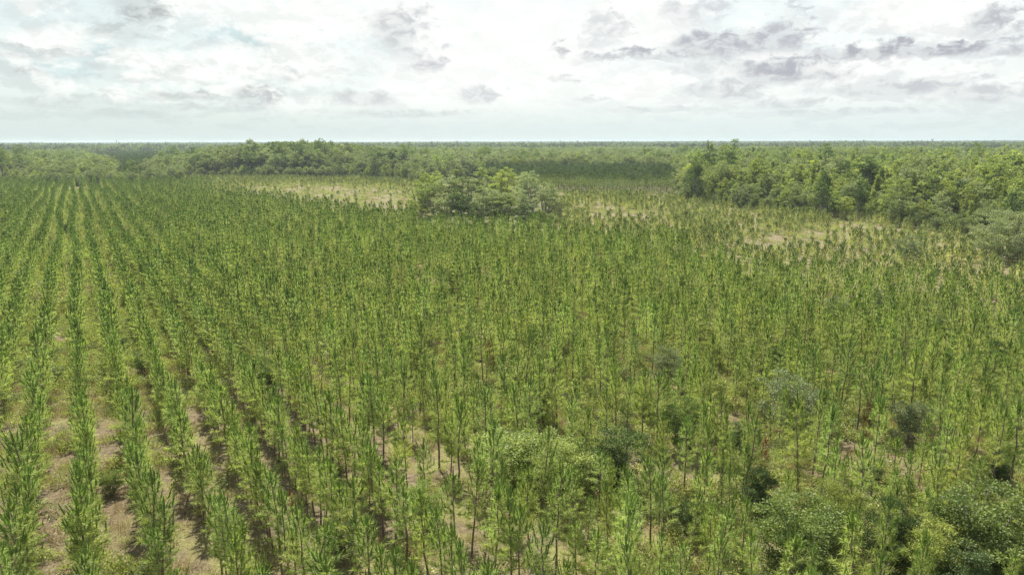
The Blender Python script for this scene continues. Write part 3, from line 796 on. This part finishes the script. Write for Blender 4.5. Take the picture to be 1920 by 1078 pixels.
hump = np.exp(-((a - rad(-16.5)) / rad(5.5)) ** 2)
hW = np.where(mid_wood, 9.5 + np.clip(depth_in / 9, 0, 1) * 4 + 7.5 * hump * np.clip(depth_in / 50, 0, 1) + 2 * f1 + rng.normal(size=n) * 1.6, hW)
hW = np.where(farl, 6 + np.clip(depth_in / 12, 0, 5.5) + 1.5 * f1 + rng.normal(size=n), hW)
cen = (a > rad(-9)) & (a < rad(14))
hW = np.where(cen, 11 + 2.5 * f1 + 2 * f2 + rng.normal(size=n) * 1.6, hW)
# fringe of lower bushy growth along the right wood
fr = right & (depth_in < 9)
hW = np.where(fr, hW * rng.uniform(.5, .95, n), hW)
hW = np.where(kind == 'tallpine', 17 + rng.normal(size=n) * 1.5, hW)
hW = np.where(d > 700, np.minimum(hW, 15.5), hW)
hW[-NFR:] = rng.uniform(2.2, 5.0, NFR) + 4.5 * rng.uniform(0, 1, NFR) ** 3
kind[-NFR:] = rng.choice(['lime', 'grey', 'oak', 'lime', 'oak'], NFR)
hW = np.clip(hW, 2.5, 23)
# named trees seen singly in the photo: (pixel x, ground y, height, kind, scale of width, label)
SPECIAL = [
    (470, 331, 25.0, 'oak', .8, 'tall flat crowned tree standing above the left wood against the sky'),
    (527, 330, 24.3, 'tallpine', .9, 'second tall thin tree above the left wood against the sky'),
    (575, 328, 25.0, 'oak', .8, 'tall dark tree rising above the middle of the left wood'),
    (605, 329, 25.3, 'tallpine', 1.1, 'tall feathery tree at the right end of the left wood ridge'),
    (766, 326, 23.3, 'tallpine', 1.0, 'tall narrow pine standing alone above the gap left of centre'),
    (787, 338, 13.0, 'dark', 1.0, 'dark blue green tree behind the left end of the central clump'),
    (725, 337, 10.5, 'lime', 1.2, 'bright yellow green tree at the right end of the tan strip'),
    (636, 338, 10.0, 'dark', 1.3, 'round dark tree at the far edge of the tan strip'),
    (703, 338, 12.0, 'dark', 1.2, 'large dark round tree near the bright tree at the tan strip'),
    (1305, 384, 16.0, 'dark', .75, 'dark ivy covered column tree at the left corner of the right wood'),
    (1367, 372, 24.0, 'tallpine', 1.1, 'tallest pine breaking the horizon over the right wood'),
    (1545, 345, 21.5, 'tallpine', 1.0, 'pale tall pine far behind the right wood'),
    (1500, 366, 19.5, 'lime', 1.1, 'tall bright green tree behind the front of the right wood'),
    (1585, 412, 6.8, 'lime', 1.7, 'vivid yellow green low bushy tree in front of the right wood'),
    (1610, 414, 13.0, 'dark', .55, 'dark narrow vine covered tree beside the vivid yellow green bush'),
    (1540, 409, 14.0, 'dark', .8, 'dark green tree with pale bare trunk just left of the vivid bush'),
    (1900, 440, 11.0, 'dark', .9, 'dark tree at the right edge behind the grey spreading oak'),
]
# central clump
CL = [(790, 408, 11, 'lime'), (800, 396, 13, 'lime'), (828, 418, 9.0, 'grey'), (818, 380, 12.5, 'lime'), (845, 400, 12.5, 'grey'), (865, 420, 9.5, 'dark'), (880, 402, 12, 'oak'), (905, 418, 10.5, 'grey'),
      (925, 420, 10, 'grey'), (898, 384, 13.5, 'lime'), (940, 400, 13, 'lime'), (950, 380, 14, 'lime'), (952, 422, 9.5, 'oak'), (972, 410, 9, 'grey'), (985, 424, 6.5, 'dark'), (975, 390, 11.5, 'cone'), (1000, 400, 13.5, 'grey'),
      (1018, 412, 11, 'grey'), (1032, 396, 10, 'lime'), (1035, 424, 4.2, 'lime'), (1010, 425, 4.5, 'oak'), (860, 380, 13, 'cone'), (925, 375, 14, 'oak'), (1045, 405, 7, 'lime'), (782, 420, 6.5, 'lime'), (812, 404, 10.5, 'oak'), (890, 424, 6, 'dark')]
KN = {'oak': 'rounded dull green', 'lime': 'bright yellow green', 'cone': 'pointed light green', 'grey': 'greyish green', 'dark': 'dark green', 'tallpine': 'tall thin pine'}
def tree_thing(nm, kd, x, y, h, wsc, label, cat, group, v=None):
    pr = TREES[kd][int(rng.integers(0, NV)) if v is None else v]
    s = h / SPEC[kd][2]['h']
    o = thing(nm, [('trunk', pr[0]), ('crown', pr[1])], (x, y, float(gz(np.array([x]), np.array([y]))[0]) - .05), float(rng.uniform(0, 6.28)), (s * wsc, s * wsc, s))
    return meta(o, label, cat, group)
for (qx, qy, h, kd, ws, lb) in SPECIAL:
    x, y = at(qx, qy)
    tree_thing('pine_tree' if kd == 'tallpine' else 'broadleaf_tree', kd, x, y, h, ws, lb, 'tall pine' if kd == 'tallpine' else 'tree', None)
by = {}
for (qx, qy, h, kd) in sorted(CL): by.setdefault(kd, []).append((qx, qy, h))
for kd, L in by.items():
    for i, (qx, qy, h) in enumerate(L):
        x, y = at(qx, qy)
        s = h / SPEC[kd][2]['h']
        tree_thing('broadleaf_tree', kd, x, y, h, 1.4 if h > 8 else 1.6, '%s tree, %s from left within the clump amid the field' % (KN[kd], ordw(i + 1)), 'tree', 'trees in the central clump')
# choose the woods' most visible trees as individuals
bins = np.full(4000, -9.0)
order = np.argsort(d); vis_s = np.zeros(n)
for i in order:
    kd = kind[i]; s = hW[i] / SPEC[kd][2]['h']; w = SPEC[kd][2]['r'] * s / d[i]
    te = (hW[i] - H) / d[i]; be = -H / d[i]
    j0 = int((a[i] - w + .8) / 1.6 * 4000); j1 = int((a[i] + w + .8) / 1.6 * 4000) + 1
    seg = bins[max(j0, 0):j1]
    if len(seg) == 0: continue
    vis_s[i] = max(0, np.mean(np.clip(te - np.maximum(seg, be), 0, None))) * w
    np.maximum(seg, te, out=seg)
vis_s[np.abs(a) > rad(36.2)] = 0
for (qx, qy, h, kd, ws, lb) in SPECIAL:              # leave room for the singled-out trees
    x, y = at(qx, qy); near_ = np.hypot(WX - x, WY - y) < 5; d[near_ & (depth_in < 400)] = -1
alive = d > 0
vis_s[~alive] = 0
selW = np.argsort(-vis_s)[:250]
isW = np.zeros(n, bool); isW[selW] = True
zonew = np.where(farl, 0, np.where(leftm, 1, np.where(~right, 2, 3)))
ZN = ['of the far left woods', 'of the ridge left of centre', 'of woods behind central clump', 'of the right wood']
wpx, _, _ = project(np.column_stack([WX, WY, hW]))
for z in range(4):
    for kd in kinds:
        for frt in (0, 1):
            ids = [i for i in np.argsort(wpx) if isW[i] and zonew[i] == z and kind[i] == kd and (depth_in[i] < 12) == bool(frt)]
            for q, i in enumerate(ids):
                tree_thing('pine_tree' if kd == 'tallpine' else 'broadleaf_tree', kd, float(WX[i]), float(WY[i]), float(hW[i]), float(rng.uniform(.9, 1.25)),
                           '%s tree, %s from left, %s %s' % (KN[kd], ordw(q + 1), 'edge' if frt else 'inside', ZN[z]), 'tree', 'trees ' + ZN[z])
rs = ~isW & alive
protos = []; base_i = {}
for kd in kinds: base_i[kd] = len(protos); protos += TREEW[kd]
ii = np.array([base_i[k_] for k_ in kind[rs]]) + rng.integers(0, 3, int(rs.sum()))
sc = np.array([SPEC[k_][2]['h'] for k_ in kind[rs]]); sc = hW[rs] / sc; ww = rng.uniform(.9, 1.25, len(sc))
scatter('woodland', 'mixed green woodland massed behind the wood edges towards the horizon', 'woodland', protos,
        np.column_stack([WX[rs], WY[rs], gz(WX[rs], WY[rs])]), np.column_stack([np.zeros((len(sc), 2)), rng.uniform(0, 6.28, len(sc))]), np.column_stack([sc * ww, sc * ww, sc]), ii)
print('wood trees', int(rs.sum()))

# far woods: patches of many small trees
def patch(seed, size=90, n=110, mats=(M_FAR, M_OLDP)):
    R = np.random.default_rng(seed); parts = []; mi = []
    for _ in range(n):
        x, y = R.uniform(-size / 2, size / 2, 2); h = R.normal(14.0, 1.7); w = R.uniform(2.6, 4.6)
        if R.uniform() < .06: h += R.uniform(3, 7); w *= .75
        k = 34; dd = norm(R.normal(size=(k, 3))); dd[:, 2] = np.abs(dd[:, 2]) * 1.1 - .25
        P = np.array([x, y, h * .62]) + dd * [w, w, h * .38] * R.uniform(.55, 1, k)[:, None]
        V, T = diamonds(P, dd + R.normal(size=(k, 3)) * .7, R.uniform(1.4, 2.6, k), R.uniform(1.0, 1.9, k), R)
        tt = R.uniform(.1, .9)
        parts.append((V, T, np.repeat(np.clip(tt + R.normal(0, .12, k), 0, 1), 4))); mi.append(np.full(len(T), 0 if R.uniform() < .6 else 1))
    V, T, tn = join(parts)
    return mesh('far_patch', V, T, list(mats), tn, np.concatenate(mi))
PT = [patch(70 + i) for i in range(5)]
fx, fy = hex_pts(76, 1210, 7600, rad(41))
nF = len(fx); fs = rng.uniform(.9, 1.12, nF)
dd_ = np.hypot(fx, fy)
fz = np.clip((dd_ - 3500) / 4000, 0, 1) * 4 * (1 + .9 * fbm(fx, fy, 2600, 51)) + 2.6 * fbm(fx, fy, 800, 52) + 1.2 * fbm(fx, fy, 260, 53)
scatter('far_woodland', 'hazy dark woodland stretching flat to the horizon', 'woodland', PT, np.column_stack([fx, fy, np.maximum(fz, -1.5)]), np.column_stack([np.zeros((nF, 2)), rng.integers(0, 4, nF) * 1.5708 + rng.normal(size=nF) * .3]),
        np.column_stack([fs, fs, rng.uniform(.85, 1.15, nF)]), rng.integers(0, 5, nF))
print('far patches', nF)

# ------------------------------------------------------------------ single shrubs and small trees in the field
SHG = dict(h=3, crown_lo=.02, nclump=85, nleaf=170, leaf=.085, cr=.27, trunk_r=.02, fill=.45, limbs=12)
SH = {
    'grey': [broad_split(2000 + i, M_GREYS, M_GBARK, r=1.45, **SHG) for i in range(3)],
    'lime': [broad_split(2100 + i, M_LIME, M_GBARK, r=1.5, **SHG) for i in range(3)],
    'green': [broad_split(2200 + i, M_SHRUB, M_GBARK, r=1.4, **SHG) for i in range(3)],
    'dark': [broad_split(2300 + i, M_DARK, M_GBARK, r=1.25, **SHG) for i in range(3)],
}
spread = broad_split(2500, M_GREY, M_GBARK, h=10, r=6.6, crown_lo=.02, nclump=300, nleaf=95, leaf=.26, shape='round', limbs=12, cr=.14, trunk_r=.04, fill=.28)
x, y = at(1890, 492)
o = thing('oak_tree', [('trunk', spread[0]), ('crown', spread[1])], (x, y, 0), .6, (1.0, 1.0, 1.0)); meta(o, 'large spreading grey green oak with bare limbs at the right edge of the photo', 'oak tree')
for (qx, qy, h, kd, w, lb) in SHR:
    x, y = at(qx, qy); pr = SH[kd][int(rng.integers(0, 3))]; s = h / 3.0
    o = thing('shrub', [('stem', pr[0]), ('foliage', pr[1])], (x, y, float(gz(np.array([x]), np.array([y]))[0])), float(rng.uniform(0, 6.28)), (s * w, s * w, s))
    meta(o, lb, 'shrub', 'wild shrubs among the pines')

# a few browned pines
kw_mat = foliage('dead_needles', [(0, (.20, .11, .055)), (1, (.30, .17, .085))], .25, var=.3)
dead_parts = pine_split('d', 900, h=4.0, dens=.5, wid=.03, rmax=.55, crown_from=.15, whorl_gap=.5)
for (qx, qy, sc_, lb) in [(1622, 825, .85, 'reddish brown dead pine left of the bare sandy patch at right'), (1428, 885, .7, 'small rusty brown pine below the pale silvery shrub'),
                          (1335, 770, .6, 'thin brown dead sapling left of the silvery shrub'), (920, 690, .8, 'brown withered pine alone near the middle of the field'),
                          (640, 700, .7, 'brown withered pine in the left half of the field'), (545, 985, .6, 'low brown dead sapling beneath the pines at the bottom left')]:
    x, y = at(qx, qy)
    o = thing('dead_pine_tree', [('trunk', dead_parts[0]), ('crown', dead_parts[1]), ('leading_shoot', dead_parts[2])], (x, y, 0), float(rng.uniform(0, 6)), (sc_, sc_, sc_), (.05, -.04))
    meta(o, lb, 'dead pine', 'browned pines in the plantation')

# ------------------------------------------------------------------ undergrowth
def tuft(seed, mat, h, r, n, wid, up):
    R = np.random.default_rng(seed)
    P = np.column_stack([R.normal(size=(n, 2)) * r * .5, R.uniform(0, h * .35, n)])
    D = np.column_stack([R.normal(size=(n, 2)) * (1 - up) * 1.3 + P[:, :2] * .8, np.full(n, up)])
    V, T = diamonds(P, D, R.uniform(.5, 1.0, n) * h, wid, R)
    return mesh('tuft', V, T, mat, np.repeat(R.uniform(0, 1, n), 4))
def bushlet(seed, mat, h, r, n, leaf):
    R = np.random.default_rng(seed)
    dd = norm(R.normal(size=(n, 3))); dd[:, 2] = np.abs(dd[:, 2])
    am = 1 + .35 * np.sin(3 * np.arctan2(dd[:, 1], dd[:, 0]) + R.uniform(0, 6))
    P = dd * np.column_stack([r * am, r * am, np.full(n, h)]) * (R.uniform(.4, 1, n)[:, None])
    V, T = diamonds(P, dd + R.normal(size=(n, 3)) * .7, R.uniform(.7, 1.3, n) * leaf, leaf * .55, R)
    return mesh('bushlet', V, T, mat, np.repeat(R.uniform(0, 1, n), 4))
UG = [tuft(1, M_DRY, .45, .45, 80, .02, .8), tuft(2, M_DRY, .35, .6, 90, .025, .6), tuft(3, M_WEED, .5, .5, 90, .03, .7), bushlet(4, M_WEED, .55, .5, 150, .12),
      bushlet(5, M_WEED, .8, .6, 200, .13), bushlet(6, M_OAK, .7, .55, 170, .12), bushlet(7, M_LIME, .75, .6, 180, .12), bushlet(8, M_GREY, .6, .5, 140, .11)]
def under(nm, lb, n, dmin, dmax, w, sc0):
    rr = np.sqrt(rng.uniform(dmin ** 2, dmax ** 2, n)); aa = rng.uniform(rad(-40), rad(40), n)
    x, y = rr * np.sin(aa), rr * np.cos(aa)
    k = inpoly(x, y, MAINP)
    v = (x * rp[0] + y * rp[1]); ph = ((v - v_off) / ROWS) % 1.0
    lefts = v < 22                                         # open lanes between the left rows stay mostly bare
    veg = np.clip(.55 + .5 * fbm(x, y, 14, 61), 0, 1)
    p_ = np.where(lefts, np.clip(.10 + .42 * fbm(x, y, 9, 62) + .9 * np.clip((np.hypot(x, y) - 55) / 38, 0, 1), .05, 1), veg + .15)
    for gx, gy, gr in gaps[:7]:
        q = at(gx, gy); p_ = np.where(np.hypot(x - q[0], y - q[1]) < gr, .06, p_)
    k &= rng.uniform(size=n) < p_
    x, y, veg, lefts = x[k], y[k], veg[k], lefts[k]; n = len(x)
    u = rng.uniform(size=n) + .25 * fbm(x, y, 8, 63)
    idx = np.select([u < .12, u < .25, u < .45, u < .62, u < .78, u < .86, u < .95], [0, 1, 2, 3, 4, 5, 6], 7)
    dry = lefts & (rng.uniform(size=n) < .6) & (np.hypot(x, y) < 75); idx = np.where(dry, rng.integers(0, 3, n), idx)
    s = rng.uniform(.6, 1.5, n) * sc0
    scatter(nm, lb, 'undergrowth', UG, np.column_stack([x, y, gz(x, y) - .02]), np.column_stack([np.zeros((n, 2)), rng.uniform(0, 6.28, n)]), np.column_stack([s, s, s * rng.uniform(.7, 1.3, n)]), idx)
    print(nm, n)
under('undergrowth', 'yellow green weeds, brush and dry grass between the planted pines', 42000, 14, 110, 1, 1.0)
under('distant_undergrowth', 'low weeds and brush under the pines further up the field', 56000, 110, 400, 1, 1.9)
# dry grass and low brush over the open fields
xs = rng.uniform(-230, 330, 60000); ys = rng.uniform(90, 480, 60000)
k = (inpoly(xs, ys, YNGR) | inpoly(xs, ys, STRIP)) & (np.abs(np.arctan2(xs, ys)) < rad(39)); xs, ys = xs[k], ys[k]
k = rng.uniform(size=len(xs)) < np.clip(.55 + .7 * fbm(xs, ys, 18, 71), .08, 1); xs, ys = xs[k], ys[k]; n = len(xs)
s = rng.uniform(.7, 1.8, n)
scatter('field_grass', 'dry tan grass and olive brush covering the open sapling fields', 'grass', UG, np.column_stack([xs, ys, gz(xs, ys)]), np.column_stack([np.zeros((n, 2)), rng.uniform(0, 6.28, n)]),
        np.column_stack([s * 1.4, s * 1.4, s]), rng.choice([0, 1, 1, 2, 2, 3, 4, 7], n))
print('grass', n)

# ------------------------------------------------------------------ air
def haze():
    L = 9400.0; z0, z1 = -4.0, 35.0
    V = [(-L, -L, z0), (L, -L, z0), (L, L, z0), (-L, L, z0), (-L, -L, z1), (L, -L, z1), (L, L, z1), (-L, L, z1)]
    Fc = [(0, 3, 2, 1), (4, 5, 6, 7), (0, 1, 5, 4), (1, 2, 6, 5), (2, 3, 7, 6), (3, 0, 4, 7)]
    m = bpy.data.materials.new('haze'); m.use_nodes = True; t = m.node_tree; t.nodes.clear()
    v = t.nodes.new('ShaderNodeVolumePrincipled'); v.inputs['Color'].default_value = c4(.60, .70, .76)
    v.inputs['Density'].default_value = 0.00013; v.inputs['Anisotropy'].default_value = .3
    o_ = t.nodes.new('ShaderNodeOutputMaterial'); t.links.new(v.outputs[0], o_.inputs['Volume'])
    o = bpy.data.objects.new('haze', mesh('haze', V, Fc, m)); COL.objects.link(o)
    meta(o, 'thin pale haze over the distant woods', 'haze', kind='stuff')
haze()
print('built', len(bpy.data.objects))
